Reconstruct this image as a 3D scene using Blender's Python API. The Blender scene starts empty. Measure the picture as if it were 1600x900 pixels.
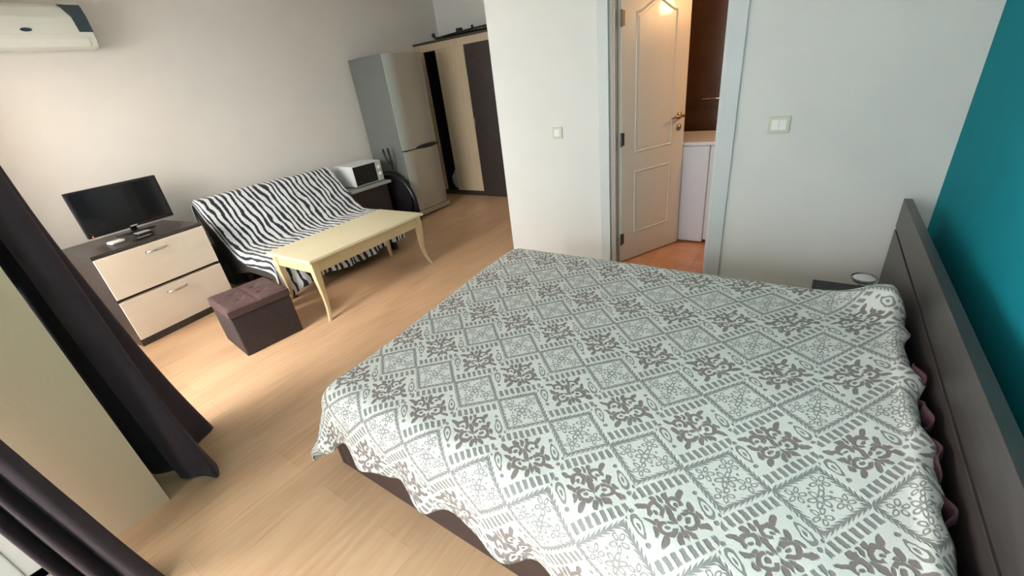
import bpy, bmesh, math, random
from mathutils import Vector, Matrix, noise as mnoise

S = bpy.context.scene
COL = S.collection
PI = math.pi
rnd = random.Random(7)

# ------------------------------------------------------------------ camera
CAM_H = 1.5
F_PX = 651.26
RC = ((0.82344654, 0.55558416, -0.11516091),
      (0.1659794, -0.42995493, -0.88746245),
      (-0.54257408, 0.71166354, -0.44626043))
cd = bpy.data.cameras.new('camera')
cam = bpy.data.objects.new('camera', cd)
COL.objects.link(cam)
cd.sensor_width = 36.0
cd.lens = F_PX / 1600.0 * 36.0
cd.clip_start = 0.02
M = Matrix((RC[0], tuple(-a for a in RC[1]), tuple(-a for a in RC[2]))).transposed().to_4x4()
M.translation = (0, 0, CAM_H)
cam.matrix_world = M
S.camera = cam

# ------------------------------------------------------------------ light
S.view_settings.view_transform = 'Standard'
S.view_settings.look = 'None'
S.view_settings.gamma = 1.0
S.view_settings.use_curve_mapping = False
S.view_settings.exposure = 1.0
S.cycles.max_bounces = 14
S.cycles.diffuse_bounces = 9

W = bpy.data.worlds.new('sky')
S.world = W
W.use_nodes = True
bg = W.node_tree.nodes['Background']
bg.inputs[0].default_value = (0.94, 0.97, 1.0, 1)
bg.inputs[1].default_value = 2.6


def area(name, loc, direction, sx, sy, power, color):
    l = bpy.data.lights.new(name, 'AREA')
    l.shape = 'RECTANGLE'
    l.size = sx
    l.size_y = sy
    l.energy = power
    l.color = color
    o = bpy.data.objects.new(name, l)
    COL.objects.link(o)
    o.location = loc
    o.rotation_euler = Vector(direction).to_track_quat('-Z', 'Y').to_euler()
    return o


# daylight through the two balcony doors, and fill from an added rear window
area('daylight_bed_window', (-2.62, -1.25, 1.95), (1, 0.12, -0.62), 1.5, 1.6, 215, (1.0, 0.965, 0.915))
area('rear_window_fill', (-0.75, -3.05, 2.45), (0.06, 1, -0.62), 2.0, 1.9, 70, (1.0, 0.975, 0.91))  # fill light outside the added, unseen rear window
area('daylight_sofa_window', (-3.35, -1.35, 2.25), (-0.10, 1, -0.50), 2.2, 1.7, 98, (1.0, 0.90, 0.77))


# ------------------------------------------------------------------ material tools
class V:
    """a value in a node tree; arithmetic on it adds Math nodes"""
    def __init__(self, nt, s):
        self.nt, self.s = nt, s

    def _m(self, op, *a, clamp=False):
        n = self.nt.nodes.new('ShaderNodeMath')
        n.operation = op
        n.use_clamp = clamp
        for i, x in enumerate((self,) + a):
            if isinstance(x, V):
                self.nt.links.new(x.s, n.inputs[i])
            else:
                n.inputs[i].default_value = float(x)
        return V(self.nt, n.outputs[0])

    def __add__(self, o): return self._m('ADD', o)
    __radd__ = __add__
    def __sub__(self, o): return self._m('SUBTRACT', o)
    def __rsub__(self, o): return self._m('MULTIPLY', -1.0)._m('ADD', o)
    def __mul__(self, o): return self._m('MULTIPLY', o)
    __rmul__ = __mul__
    def __truediv__(self, o): return self._m('DIVIDE', o)
    def __neg__(self): return self._m('MULTIPLY', -1.0)
    def abs(self): return self._m('ABSOLUTE')
    def frac(self): return self._m('FRACT')
    def floor(self): return self._m('FLOOR')
    def sin(self): return self._m('SINE')
    def cos(self): return self._m('COSINE')
    def sqrt(self): return self._m('SQRT')
    def max(self, o): return self._m('MAXIMUM', o)
    def min(self, o): return self._m('MINIMUM', o)
    def atan2(self, o): return self._m('ARCTAN2', o)
    def below(self, edge, soft):          # 1 where self < edge, soft border
        return ((edge - self) / soft + 0.5)._m('ADD', 0.0, clamp=True)
    def above(self, edge, soft):
        return ((self - edge) / soft + 0.5)._m('ADD', 0.0, clamp=True)


def new_mat(name, color=(0.5, 0.5, 0.5), rough=0.5, metal=0.0, spec=0.5, coat=0.0, var=0.06, scale=6.0,
            bump=0.0, bump_scale=60.0, stretch=(1, 1, 1)):
    m = bpy.data.materials.new(name)
    m.use_nodes = True
    nt = m.node_tree
    b = nt.nodes['Principled BSDF']
    b.inputs['Roughness'].default_value = rough
    b.inputs['Metallic'].default_value = metal
    b.inputs['Specular IOR Level'].default_value = spec
    b.inputs['Coat Weight'].default_value = coat
    if 'curtain' in name:
        b.inputs['Sheen Weight'].default_value = 0.10
        b.inputs['Sheen Tint'].default_value = (0.62, 0.5, 0.58, 1)
    tc = nt.nodes.new('ShaderNodeTexCoord')
    mp = nt.nodes.new('ShaderNodeMapping')
    mp.inputs['Scale'].default_value = stretch
    nt.links.new(tc.outputs['Object'], mp.inputs[0])
    n = nt.nodes.new('ShaderNodeTexNoise')
    n.inputs['Scale'].default_value = scale
    n.inputs['Detail'].default_value = 4
    nt.links.new(mp.outputs[0], n.inputs['Vector'])
    r = nt.nodes.new('ShaderNodeValToRGB')
    r.color_ramp.elements[0].position = 0.3
    r.color_ramp.elements[1].position = 0.7
    r.color_ramp.elements[0].color = tuple(c * (1 - var) for c in color) + (1,)
    r.color_ramp.elements[1].color = tuple(min(1, c * (1 + var)) for c in color) + (1,)
    nt.links.new(n.outputs[0], r.inputs[0])
    nt.links.new(r.outputs[0], b.inputs['Base Color'])
    if bump:
        n2 = nt.nodes.new('ShaderNodeTexNoise')
        n2.inputs['Scale'].default_value = bump_scale
        n2.inputs['Detail'].default_value = 3
        nt.links.new(mp.outputs[0], n2.inputs['Vector'])
        bp = nt.nodes.new('ShaderNodeBump')
        bp.inputs['Strength'].default_value = bump
        bp.inputs['Distance'].default_value = 0.01
        nt.links.new(n2.outputs[0], bp.inputs['Height'])
        nt.links.new(bp.outputs[0], b.inputs['Normal'])
    return m


def emit_mat(name, color, strength):
    m = bpy.data.materials.new(name)
    m.use_nodes = True
    b = m.node_tree.nodes['Principled BSDF']
    b.inputs['Base Color'].default_value = color + (1,)
    b.inputs['Emission Color'].default_value = color + (1,)
    b.inputs['Emission Strength'].default_value = strength
    return m


def pane_mat(name, tint=(0.95, 0.98, 1.0), refl=0.08):
    m = bpy.data.materials.new(name)
    m.use_nodes = True
    nt = m.node_tree
    out = nt.nodes['Material Output']
    nt.nodes.remove(nt.nodes['Principled BSDF'])
    t = nt.nodes.new('ShaderNodeBsdfTransparent')
    t.inputs[0].default_value = tint + (1,)
    g = nt.nodes.new('ShaderNodeBsdfGlossy')
    g.inputs['Roughness'].default_value = 0.03
    lw = nt.nodes.new('ShaderNodeLayerWeight')
    lw.inputs[0].default_value = 0.25
    mm = nt.nodes.new('ShaderNodeMath')
    mm.operation = 'MULTIPLY_ADD'
    mm.inputs[1].default_value = 0.6
    mm.inputs[2].default_value = refl
    nt.links.new(lw.outputs['Fresnel'], mm.inputs[0])
    mx = nt.nodes.new('ShaderNodeMixShader')
    nt.links.new(mm.outputs[0], mx.inputs[0])
    nt.links.new(t.outputs[0], mx.inputs[1])
    nt.links.new(g.outputs[0], mx.inputs[2])
    nt.links.new(mx.outputs[0], out.inputs[0])
    return m


def rgb_mix(nt, fac, a, b):
    n = nt.nodes.new('ShaderNodeMix')
    n.data_type = 'RGBA'
    nt.links.new(fac.s if isinstance(fac, V) else fac, n.inputs[0])
    for sock, c in ((n.inputs[6], a), (n.inputs[7], b)):
        if isinstance(c, tuple):
            sock.default_value = c + (1,)
        else:
            nt.links.new(c, sock)
    return n.outputs[2]


def uv_xy(nt):
    u = nt.nodes.new('ShaderNodeUVMap')
    s = nt.nodes.new('ShaderNodeSeparateXYZ')
    nt.links.new(u.outputs[0], s.inputs[0])
    return u.outputs[0], V(nt, s.outputs[0]), V(nt, s.outputs[1])


def noise_v(nt, vec, scale, detail=2, stretch=(1, 1, 1)):
    mp = nt.nodes.new('ShaderNodeMapping')
    mp.inputs['Scale'].default_value = stretch
    nt.links.new(vec, mp.inputs[0])
    n = nt.nodes.new('ShaderNodeTexNoise')
    n.inputs['Scale'].default_value = scale
    n.inputs['Detail'].default_value = detail
    nt.links.new(mp.outputs[0], n.inputs['Vector'])
    return V(nt, n.outputs[0])


def floor_mat():
    m = bpy.data.materials.new('oak_laminate')
    m.use_nodes = True
    nt = m.node_tree
    b = nt.nodes['Principled BSDF']
    tc = nt.nodes.new('ShaderNodeTexCoord')
    mp = nt.nodes.new('ShaderNodeMapping')
    mp.inputs['Rotation'].default_value = (0, 0, PI / 2)
    nt.links.new(tc.outputs['Object'], mp.inputs[0])
    br = nt.nodes.new('ShaderNodeTexBrick')
    br.offset = 0.37
    br.inputs['Scale'].default_value = 1.0
    br.inputs['Brick Width'].default_value = 1.28
    br.inputs['Row Height'].default_value = 0.193
    br.inputs['Mortar Size'].default_value = 0.0012
    br.inputs['Mortar Smooth'].default_value = 0.3
    br.inputs['Bias'].default_value = 0.0
    br.inputs['Color1'].default_value = (0.50, 0.287, 0.158, 1)
    br.inputs['Color2'].default_value = (0.58, 0.355, 0.205, 1)
    br.inputs['Mortar'].default_value = (0.36, 0.20, 0.11, 1)
    nt.links.new(mp.outputs[0], br.inputs[0])
    g = noise_v(nt, tc.outputs['Object'], 5.0, 5, (9, 0.7, 1))
    k = noise_v(nt, tc.outputs['Object'], 2.2, 3, (3, 0.9, 1))
    c1 = rgb_mix(nt, g.above(0.52, 0.45), br.outputs[0], (0.63, 0.41, 0.25))
    c2 = rgb_mix(nt, k.above(0.60, 0.3) * 0.4, c1, (0.40, 0.225, 0.125))
    nt.links.new(c2, b.inputs['Base Color'])
    b.inputs['Roughness'].default_value = 0.38
    b.inputs['Specular IOR Level'].default_value = 0.45
    return m


def tile_mat(name, c1, c2, mortar, size, rough, rot=0.0, axis=None):
    m = bpy.data.materials.new(name)
    m.use_nodes = True
    nt = m.node_tree
    b = nt.nodes['Principled BSDF']
    tc = nt.nodes.new('ShaderNodeTexCoord')
    mp = nt.nodes.new('ShaderNodeMapping')
    mp.inputs['Rotation'].default_value = (PI / 2 if axis == 'xz' else 0, 0, rot)
    nt.links.new(tc.outputs['Object'], mp.inputs[0])
    br = nt.nodes.new('ShaderNodeTexBrick')
    br.offset = 0.0
    br.inputs['Scale'].default_value = 1.0
    br.inputs['Brick Width'].default_value = size[0]
    br.inputs['Row Height'].default_value = size[1]
    br.inputs['Mortar Size'].default_value = 0.003
    br.inputs['Color1'].default_value = c1 + (1,)
    br.inputs['Color2'].default_value = c2 + (1,)
    br.inputs['Mortar'].default_value = mortar + (1,)
    nt.links.new(mp.outputs[0], br.inputs[0])
    n = noise_v(nt, tc.outputs['Object'], 7.0, 4)
    c = rgb_mix(nt, n.above(0.55, 0.4) * 0.5, br.outputs[0], tuple(x * 0.6 for x in c1))
    nt.links.new(c, b.inputs['Base Color'])
    b.inputs['Roughness'].default_value = rough
    return m


def zebra_mat():
    m = bpy.data.materials.new('zebra_fleece')
    m.use_nodes = True
    nt = m.node_tree
    b = nt.nodes['Principled BSDF']
    uv, u, v = uv_xy(nt)
    n1 = noise_v(nt, uv, 4.0, 1, (1, 0.9, 1))
    n2 = noise_v(nt, uv, 11.0, 1, (1.0, 0.6, 1))
    n3 = noise_v(nt, uv, 26.0, 2, (1, 0.28, 1))
    n4 = noise_v(nt, uv, 45.0, 2, (1, 0.8, 1))
    ph = (u - v * 0.05) * (2 * PI * 19.0) + (n1 - 0.5) * 8.0 + (n2 - 0.5) * 5.0 + (n4 - 0.5) * 1.2
    w = ph.sin() * 0.5 + 0.5
    thr = 0.56 + (n3 - 0.5) * 1.25
    k = (w - thr).above(0.0, 0.10)
    c = rgb_mix(nt, k, (0.72, 0.74, 0.78), (0.014, 0.016, 0.024))
    nt.links.new(c, b.inputs['Base Color'])
    b.inputs['Roughness'].default_value = 0.9
    b.inputs['Sheen Weight'].default_value = 0.2
    bp = nt.nodes.new('ShaderNodeBump')
    bp.inputs['Strength'].default_value = 0.25
    bp.inputs['Distance'].default_value = 0.004
    nz = noise_v(nt, uv, 120.0, 2)
    nt.links.new(nz.s, bp.inputs['Height'])
    nt.links.new(bp.outputs[0], b.inputs['Normal'])
    return m


# lattice of the bedspread: damask cells at whole steps, flower cells at half steps
LAT_O = (-0.379, 1.003)
LAT_A = (0.2095, 0.007)
LAT_B = (-0.024, 0.320)


def bedspread_mat():
    m = bpy.data.materials.new('matelasse_bedspread')
    m.use_nodes = True
    nt = m.node_tree
    b = nt.nodes['Principled BSDF']
    uv, x0, y0 = uv_xy(nt)
    wob = noise_v(nt, uv, 38.0, 1)
    wob2 = noise_v(nt, uv, 90.0, 1)
    x = x0 + (wob - 0.5) * 0.008 - LAT_O[0]
    y = y0 + (wob2 - 0.5) * 0.006 - LAT_O[1]
    det = LAT_A[0] * LAT_B[1] - LAT_A[1] * LAT_B[0]
    i = x * (LAT_B[1] / det) - y * (LAT_B[0] / det)
    j = y * (LAT_A[0] / det) - x * (LAT_A[1] / det)
    A, B = 0.2095, 0.320
    # flower cell
    fx = ((i.frac() - 0.5) * A).abs()
    fy = ((j.frac() - 0.5) * B).abs()
    fsx = (i.frac() - 0.5) * A
    fsy = (j.frac() - 0.5) * B
    n = fx * (1 / 0.105) + fy * (1 / 0.1)
    mm = fx * (1 / 0.105) - fy * (1 / 0.1)
    # leafy border along the diamond's edge
    off = n - 0.95
    saw = (mm * 4.5 + off.abs() * 5.0).frac()
    leaf = off.abs() - (0.022 + 0.125 * (1.0 - saw))
    leaf_k = leaf.below(0.0, 0.04)

    def flower(ax, ay, R, petals, off):
        r = (ax * ax + ay * ay).sqrt()
        t = (ay.atan2(ax) * (petals / (2 * PI)) + off).frac() - 0.5
        t = t * (2 * PI / petals)
        pr = r * t.cos() - 0.60 * R
        pt = r * t.sin()
        e = (pr * (1 / (0.40 * R)))
        f = (pt * (1 / (0.24 * R)))
        return ((e * e + f * f).sqrt() - 0.82).abs()
    f0 = flower(fsx, fsy, 0.029, 6, 0.1)
    f1 = flower(fx - 0.051, fsy, 0.0255, 5, 0.3)
    f2 = flower(fsx, fy - 0.049, 0.0255, 5, 0.55)
    fl = f0.min(f1).min(f2)
    sprig = ((fx - 0.025) * (fx - 0.025) + (fy - 0.026) * (fy - 0.026)).sqrt() - 0.0035
    flower_k = fl.below(0.24, 0.16).max(sprig.below(0.0, 0.003)) * n.below(0.82, 0.03)
    # damask cell
    dx = ((i + 0.5).frac() - 0.5) * A
    dy = ((j + 0.5).frac() - 0.5) * B
    P = dx * (1 / 0.105) + dy * (1 / 0.1)
    Q = dy * (1 / 0.1) - dx * (1 / 0.105)
    in_d = n.above(1.12, 0.02)
    # bars in the two rows
    sg = Q._m('SIGN')
    Pq = P * sg
    bar = ((Pq * 3.4).frac() - 0.5).abs()
    row = (Q.abs() - 1.20).abs()
    bars = bar.below(0.29, 0.10) * row.below(0.205, 0.05) * Pq.above(-0.9, 0.02) * Pq.below(1.55, 0.02)
    # teardrops with a dot on each side
    ap = P.abs()
    sp = P._m('SIGN')
    qp = Q * sp
    tw = 0.17 - (qp + 0.1) * 0.13
    tdx = (ap - 1.22 - (qp + 0.1) * 0.10) / tw
    tdy = (qp + 0.08) * (1 / 0.46)
    td = (tdx * tdx + tdy * tdy).sqrt()
    tear = (td - 0.82).abs().below(0.17, 0.08).max(td.below(0.27, 0.1))
    dd1 = ((ap - 1.28) * (ap - 1.28) + (qp - 0.55) * (qp - 0.55)).sqrt()
    dd2 = ((ap - 1.16) * (ap - 1.16) + (qp + 0.68) * (qp + 0.68)).sqrt()
    dd3 = ((ap - 1.48) * (ap - 1.48) + (qp + 0.5) * (qp + 0.5)).sqrt()
    dots = dd1.min(dd2).min(dd3).below(0.085, 0.04)
    side = tear.max(dots) * ap.above(0.9, 0.02) * Q.abs().below(0.95, 0.02)

    def arc(ux, uy, cx, cy, r, w, open_dir, half):
        ex, ey = ux - cx, uy - cy
        d = (ex * ex + ey * ey).sqrt()
        cosang = (ex * math.cos(open_dir) + ey * math.sin(open_dir))._m('DIVIDE', d)
        cut = (cosang - math.cos(half)) * 0.3
        return ((d - r).abs() - w).max(cut)

    def leaf_shape(ux, uy, cx, cy, ra, rb, rot):
        ex, ey = ux - cx, uy - cy
        c, s_ = math.cos(rot), math.sin(rot)
        e = (ex * c + ey * s_) * (1 / ra)
        f = (ey * c - ex * s_) * (1 / rb)
        return ((e * e + f * f).sqrt() - 1.0) * min(ra, rb)
    dw = noise_v(nt, uv, 26.0, 2)
    U = P + (dw - 0.5) * 0.34
    Wq = Q + (dw - 0.5) * 0.28
    aU = U.abs()
    R_ = math.radians
    shapes = [arc(aU, Wq, 0.37, 0.42, 0.23, 0.088, R_(-70), R_(38)), leaf_shape(aU, Wq, 0.40, 0.36, 0.10, 0.09, 0),
              arc(aU, Wq, 0.42, -0.30, 0.25, 0.090, R_(160), R_(38)), leaf_shape(aU, Wq, 0.38, -0.27, 0.11, 0.09, 0),
              leaf_shape(aU, Wq, 0.0, 0.10, 0.11, 0.40, 0), leaf_shape(aU, Wq, 0.77, 0.12, 0.26, 0.11, R_(65)),
              leaf_shape(aU, Wq, 0.74, 0.68, 0.25, 0.12, R_(38)), leaf_shape(aU, Wq, 0.76, -0.68, 0.25, 0.12, R_(-42)),
              leaf_shape(aU, Wq, 0.24, 0.80, 0.20, 0.11, R_(70)), leaf_shape(aU, Wq, 0.20, -0.74, 0.26, 0.11, R_(-65)),
              leaf_shape(aU, Wq, 0.0, -0.60, 0.085, 0.28, 0), leaf_shape(aU, Wq, 0.83, -0.27, 0.20, 0.10, R_(-80)),
              leaf_shape(aU, Wq, 0.0, 0.74, 0.09, 0.19, 0), leaf_shape(aU, Wq, 0.17, -0.12, 0.15, 0.075, R_(40)),
              leaf_shape(aU, Wq, 0.56, 0.06, 0.14, 0.075, R_(-20))]
    dm = shapes[0]
    for s_ in shapes[1:]:
        dm = dm.min(s_)
    dam = dm.below(-0.010, 0.03) * ap.below(0.96, 0.02) * Q.abs().below(0.93, 0.02)

    grey = leaf_k.max(flower_k * 0.95).max(in_d * bars).max(in_d * side)
    brown = in_d * dam
    thread = noise_v(nt, uv, 420.0, 2, (1, 0.35, 1))
    base = rgb_mix(nt, thread.above(0.5, 0.6), (0.66, 0.655, 0.61), (0.77, 0.765, 0.72))
    c1 = rgb_mix(nt, grey * 0.86, base, (0.20, 0.185, 0.182))
    c2 = rgb_mix(nt, brown * 0.9, c1, (0.185, 0.140, 0.130))
    nt.links.new(c2, b.inputs['Base Color'])
    b.inputs['Roughness'].default_value = 0.85
    b.inputs['Sheen Weight'].default_value = 0.15
    h = grey.max(brown) * -1.0 + (n - 1.04).abs().below(0.02, 0.03) * -0.5 + thread * 0.25
    bp = nt.nodes.new('ShaderNodeBump')
    bp.inputs['Strength'].default_value = 0.55
    bp.inputs['Distance'].default_value = 0.004
    nt.links.new(h.s, bp.inputs['Height'])
    nt.links.new(bp.outputs[0], b.inputs['Normal'])
    return m


MAT = {
    'wall': new_mat('white_wall_paint', (0.73, 0.715, 0.68), 0.9, var=0.02, scale=3, bump=0.05, bump_scale=140),
    'wall_cream': new_mat('cream_wall_paint', (0.76, 0.71, 0.67), 0.9, var=0.02, scale=3, bump=0.05, bump_scale=140),
    'wall_pier': new_mat('sand_wall_paint', (0.68, 0.51, 0.34), 0.9, var=0.02, scale=3, bump=0.05, bump_scale=140),
    'teal': new_mat('teal_wall_paint', (0.007, 0.25, 0.31), 0.85, spec=0.12, var=0.04, scale=3, bump=0.15, bump_scale=90),
    'ceiling': new_mat('ceiling_paint', (0.90, 0.89, 0.87), 0.95, var=0.01),
    'floor': floor_mat(),
    'tile_floor': tile_mat('terracotta_floor_tiles', (0.50, 0.235, 0.12), (0.56, 0.27, 0.145), (0.36, 0.19, 0.11), (0.33, 0.33), 0.25, 0.0),
    'tile_wall': tile_mat('brown_wall_tiles', (0.062, 0.030, 0.015), (0.075, 0.036, 0.018), (0.06, 0.032, 0.018), (0.25, 0.40), 0.25, axis='xz'),
    'trim': new_mat('grey_white_trim', (0.60, 0.625, 0.62), 0.45, var=0.02),
    'jamb': new_mat('shaded_door_lining', (0.42, 0.375, 0.335), 0.5, var=0.03),  # brown-grey lining: the shadow on the reveal is in the colour
    'door': new_mat('white_door_lacquer', (0.63, 0.59, 0.53), 0.33, var=0.015, coat=0.15),
    'pvc': new_mat('white_pvc', (0.74, 0.76, 0.77), 0.35, var=0.01),
    'brass': new_mat('brushed_brass', (0.30, 0.22, 0.13), 0.3, 1.0, var=0.04),
    'chrome': new_mat('chrome', (0.72, 0.72, 0.72), 0.18, 1.0, var=0.02),
    'dark_metal': new_mat('dark_metal', (0.12, 0.11, 0.10), 0.4, 0.8),
    'wenge': new_mat('wenge_laminate', (0.048, 0.036, 0.033), 0.32, var=0.22, scale=9, stretch=(1, 1, 9)),
    'wenge_y': new_mat('wenge_laminate_long', (0.048, 0.039, 0.037), 0.34, var=0.2, scale=9, stretch=(9, 1, 9)),
    'bed_side': new_mat('dark_brown_bed_board', (0.050, 0.030, 0.030), 0.4, var=0.15, scale=8, stretch=(1, 8, 8)),
    'cream': new_mat('cream_laminate', (0.77, 0.67, 0.56), 0.35, var=0.03, scale=3, stretch=(1, 1, 5)),
    'maple': new_mat('maple_laminate', (0.54, 0.435, 0.30), 0.4, var=0.07, scale=4, stretch=(7, 7, 0.8)),
    'black_board': new_mat('black_interior_board', (0.012, 0.010, 0.012), 0.5),
    'screen': new_mat('black_glass_screen', (0.006, 0.007, 0.009), 0.12, var=0.02, coat=0.3),
    'black_plastic': new_mat('black_plastic', (0.010, 0.010, 0.011), 0.3),
    'white_plastic': new_mat('white_plastic', (0.72, 0.71, 0.66), 0.35, var=0.01),
    'ivory': new_mat('ivory_plastic', (0.60, 0.57, 0.45), 0.35, var=0.01),
    'grey_plastic': new_mat('grey_plastic', (0.34, 0.30, 0.28), 0.4),
    'ac_white': new_mat('air_conditioner_plastic', (0.70, 0.70, 0.64), 0.3, var=0.01),
    'ac_panel': new_mat('smoky_display_panel', (0.02, 0.045, 0.06), 0.12, coat=0.4),
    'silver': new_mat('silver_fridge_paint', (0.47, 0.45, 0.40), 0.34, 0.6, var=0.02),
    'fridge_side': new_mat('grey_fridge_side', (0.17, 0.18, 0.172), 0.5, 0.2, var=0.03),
    'appliance': new_mat('appliance_white', (0.60, 0.615, 0.68), 0.25, var=0.01, coat=0.2),
    'micro_top': new_mat('microwave_shell', (0.74, 0.76, 0.79), 0.3, var=0.01),
    'table': new_mat('pale_yellow_lacquer', (0.73, 0.64, 0.42), 0.32, var=0.02, coat=0.2),
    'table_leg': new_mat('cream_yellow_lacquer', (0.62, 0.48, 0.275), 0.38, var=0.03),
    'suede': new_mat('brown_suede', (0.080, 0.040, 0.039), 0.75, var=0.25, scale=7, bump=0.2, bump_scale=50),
    'suede_shaded': new_mat('brown_suede_shaded', (0.036, 0.021, 0.020), 0.8, var=0.15, scale=7, bump=0.2, bump_scale=50),  # darker copy of the suede, side shading put into the colour
    'sofa': new_mat('charcoal_sofa_fabric', (0.040, 0.038, 0.034), 0.9, var=0.2, scale=20, bump=0.2),
    'curtain': new_mat('aubergine_curtain', (0.036, 0.022, 0.029), 0.8, var=0.12, scale=10, bump=0.15, bump_scale=200),
    'sheet': new_mat('mauve_sheet', (0.055, 0.021, 0.030), 0.85, var=0.12, scale=15),
    'mattress': new_mat('mattress_fabric', (0.45, 0.40, 0.40), 0.9),
    'bag': new_mat('translucent_white_bag', (0.45, 0.46, 0.46), 0.4, var=0.1),
    'zebra': zebra_mat(),
    'bedspread': bedspread_mat(),
    'pane': pane_mat('window_glass'),
    'clear_glass': pane_mat('clear_glass', (0.93, 0.96, 0.95), 0.10),
    'wax': new_mat('white_wax', (0.80, 0.80, 0.82), 0.5, var=0.01),
    'led': emit_mat('red_led', (1.0, 0.05, 0.03), 3.0),
    'lamp': emit_mat('warm_lamp_glass', (1.0, 0.75, 0.45), 4.0),
    'logo': new_mat('dark_blue_logo', (0.02, 0.035, 0.06), 0.3),
    'logo_silver': new_mat('silver_logo', (0.55, 0.55, 0.55), 0.3),
    'balcony': new_mat('pale_balcony_tiles', (0.62, 0.58, 0.52), 0.7, var=0.08),
}

# ------------------------------------------------------------------ mesh tools


def finish(name, bm, mat, parent=None, smooth=False, loc=None):
    bmesh.ops.recalc_face_normals(bm, faces=bm.faces)
    me = bpy.data.meshes.new(name)
    bm.to_mesh(me)
    bm.free()
    if smooth:
        for p in me.polygons:
            p.use_smooth = True
    o = bpy.data.objects.new(name, me)
    COL.objects.link(o)
    if mat is not None:
        me.materials.append(MAT[mat] if isinstance(mat, str) else mat)
    if parent is not None:
        o.parent = parent
    if loc is not None:
        o.location = loc
    return o


def box(bm, x0, x1, y0, y1, z0, z1, bev=0.0, seg=2, mat=None):
    t = bmesh.new()
    r = bmesh.ops.create_cube(t, size=1.0)
    for v in t.verts:
        v.co = Vector((x0 + (v.co.x + 0.5) * (x1 - x0), y0 + (v.co.y + 0.5) * (y1 - y0), z0 + (v.co.z + 0.5) * (z1 - z0)))
    if bev:
        bmesh.ops.bevel(t, geom=t.edges[:], offset=bev, segments=seg, profile=0.5, affect='EDGES')
    if mat is not None:
        bmesh.ops.transform(t, matrix=mat, verts=t.verts)
    merge(bm, t)
    return bm


def merge(bm, t):
    me = bpy.data.meshes.new('tmp')
    t.to_mesh(me)
    t.free()
    bm.from_mesh(me)
    bpy.data.meshes.remove(me)


def bx(*a, **k):
    return box(bmesh.new(), *a, **k)


def tube(bm, pts, rad, seg=10, cap=True):
    pts = [Vector(p) for p in pts]
    n = len(pts)
    rings = []
    up = None
    for i, p in enumerate(pts):
        d = (pts[min(i + 1, n - 1)] - pts[max(i - 1, 0)]).normalized()
        if up is None:
            up = Vector((0, 0, 1)) if abs(d.z) < 0.9 else Vector((1, 0, 0))
        s = d.cross(up)
        if s.length < 1e-6:
            s = d.orthogonal()
        s.normalize()
        up = s.cross(d).normalized()
        r = rad[i] if isinstance(rad, (list, tuple)) else rad
        rings.append([bm.verts.new(p + (s * math.cos(2 * PI * k / seg) + up * math.sin(2 * PI * k / seg)) * r) for k in range(seg)])
    for a, b in zip(rings, rings[1:]):
        for k in range(seg):
            bm.faces.new((a[k], a[(k + 1) % seg], b[(k + 1) % seg], b[k]))
    if cap:
        bm.faces.new(rings[0])
        bm.faces.new(rings[-1])
    return bm


def lathe(bm, prof, seg=32, c=(0, 0, 0), axis='z'):
    rings = []
    for r, h in prof:
        ring = []
        for k in range(seg):
            a = 2 * PI * k / seg
            if axis == 'z':
                p = (c[0] + r * math.cos(a), c[1] + r * math.sin(a), c[2] + h)
            elif axis == 'x':
                p = (c[0] + h, c[1] + r * math.cos(a), c[2] + r * math.sin(a))
            else:
                p = (c[0] + r * math.cos(a), c[1] + h, c[2] + r * math.sin(a))
            ring.append(bm.verts.new(p))
        rings.append(ring)
    for a, b in zip(rings, rings[1:]):
        for k in range(seg):
            bm.faces.new((a[k], a[(k + 1) % seg], b[(k + 1) % seg], b[k]))
    if prof[0][0] > 1e-6:
        bm.faces.new(rings[0])
    if prof[-1][0] > 1e-6:
        bm.faces.new(rings[-1])
    bmesh.ops.remove_doubles(bm, verts=bm.verts, dist=1e-6)
    return bm


def prism(bm, poly, axis, a, b, bev=0.0):
    """extrude polygon along an axis: poly is in the other two coordinates"""
    t = bmesh.new()

    def pt(p, q):
        if axis == 'y':
            return (p[0], q, p[1])
        if axis == 'x':
            return (q, p[0], p[1])
        return (p[0], p[1], q)
    va = [t.verts.new(pt(p, a)) for p in poly]
    vb = [t.verts.new(pt(p, b)) for p in poly]
    t.faces.new(va)
    t.faces.new(vb[::-1])
    n = len(poly)
    for i in range(n):
        t.faces.new((va[i], va[(i + 1) % n], vb[(i + 1) % n], vb[i]))
    bmesh.ops.recalc_face_normals(t, faces=t.faces)
    if bev:
        bmesh.ops.bevel(t, geom=t.edges[:], offset=bev, segments=2, profile=0.5, affect='EDGES')
    merge(bm, t)
    return bm


def grid_obj(name, nu, nv, fn, mat, parent=None, uvfn=None, thick=0.0, loc=None):
    """smooth cloth surface from fn(i/nu, j/nv)"""
    bm = bmesh.new()
    vs = [[bm.verts.new(fn(i / nu, j / nv)) for j in range(nv + 1)] for i in range(nu + 1)]
    uvl = bm.loops.layers.uv.new('UVMap')
    for i in range(nu):
        for j in range(nv):
            f = bm.faces.new((vs[i][j], vs[i + 1][j], vs[i + 1][j + 1], vs[i][j + 1]))
            if uvfn:
                for l, (a, b) in zip(f.loops, ((i, j), (i + 1, j), (i + 1, j + 1), (i, j + 1))):
                    l[uvl].uv = uvfn(a / nu, b / nv)
    o = finish(name, bm, mat, parent, True, loc)
    if thick:
        sm = o.modifiers.new('thickness', 'SOLIDIFY')
        sm.thickness = thick
        sm.offset = -1.0 if thick > 0 else 1.0
    return o


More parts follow.
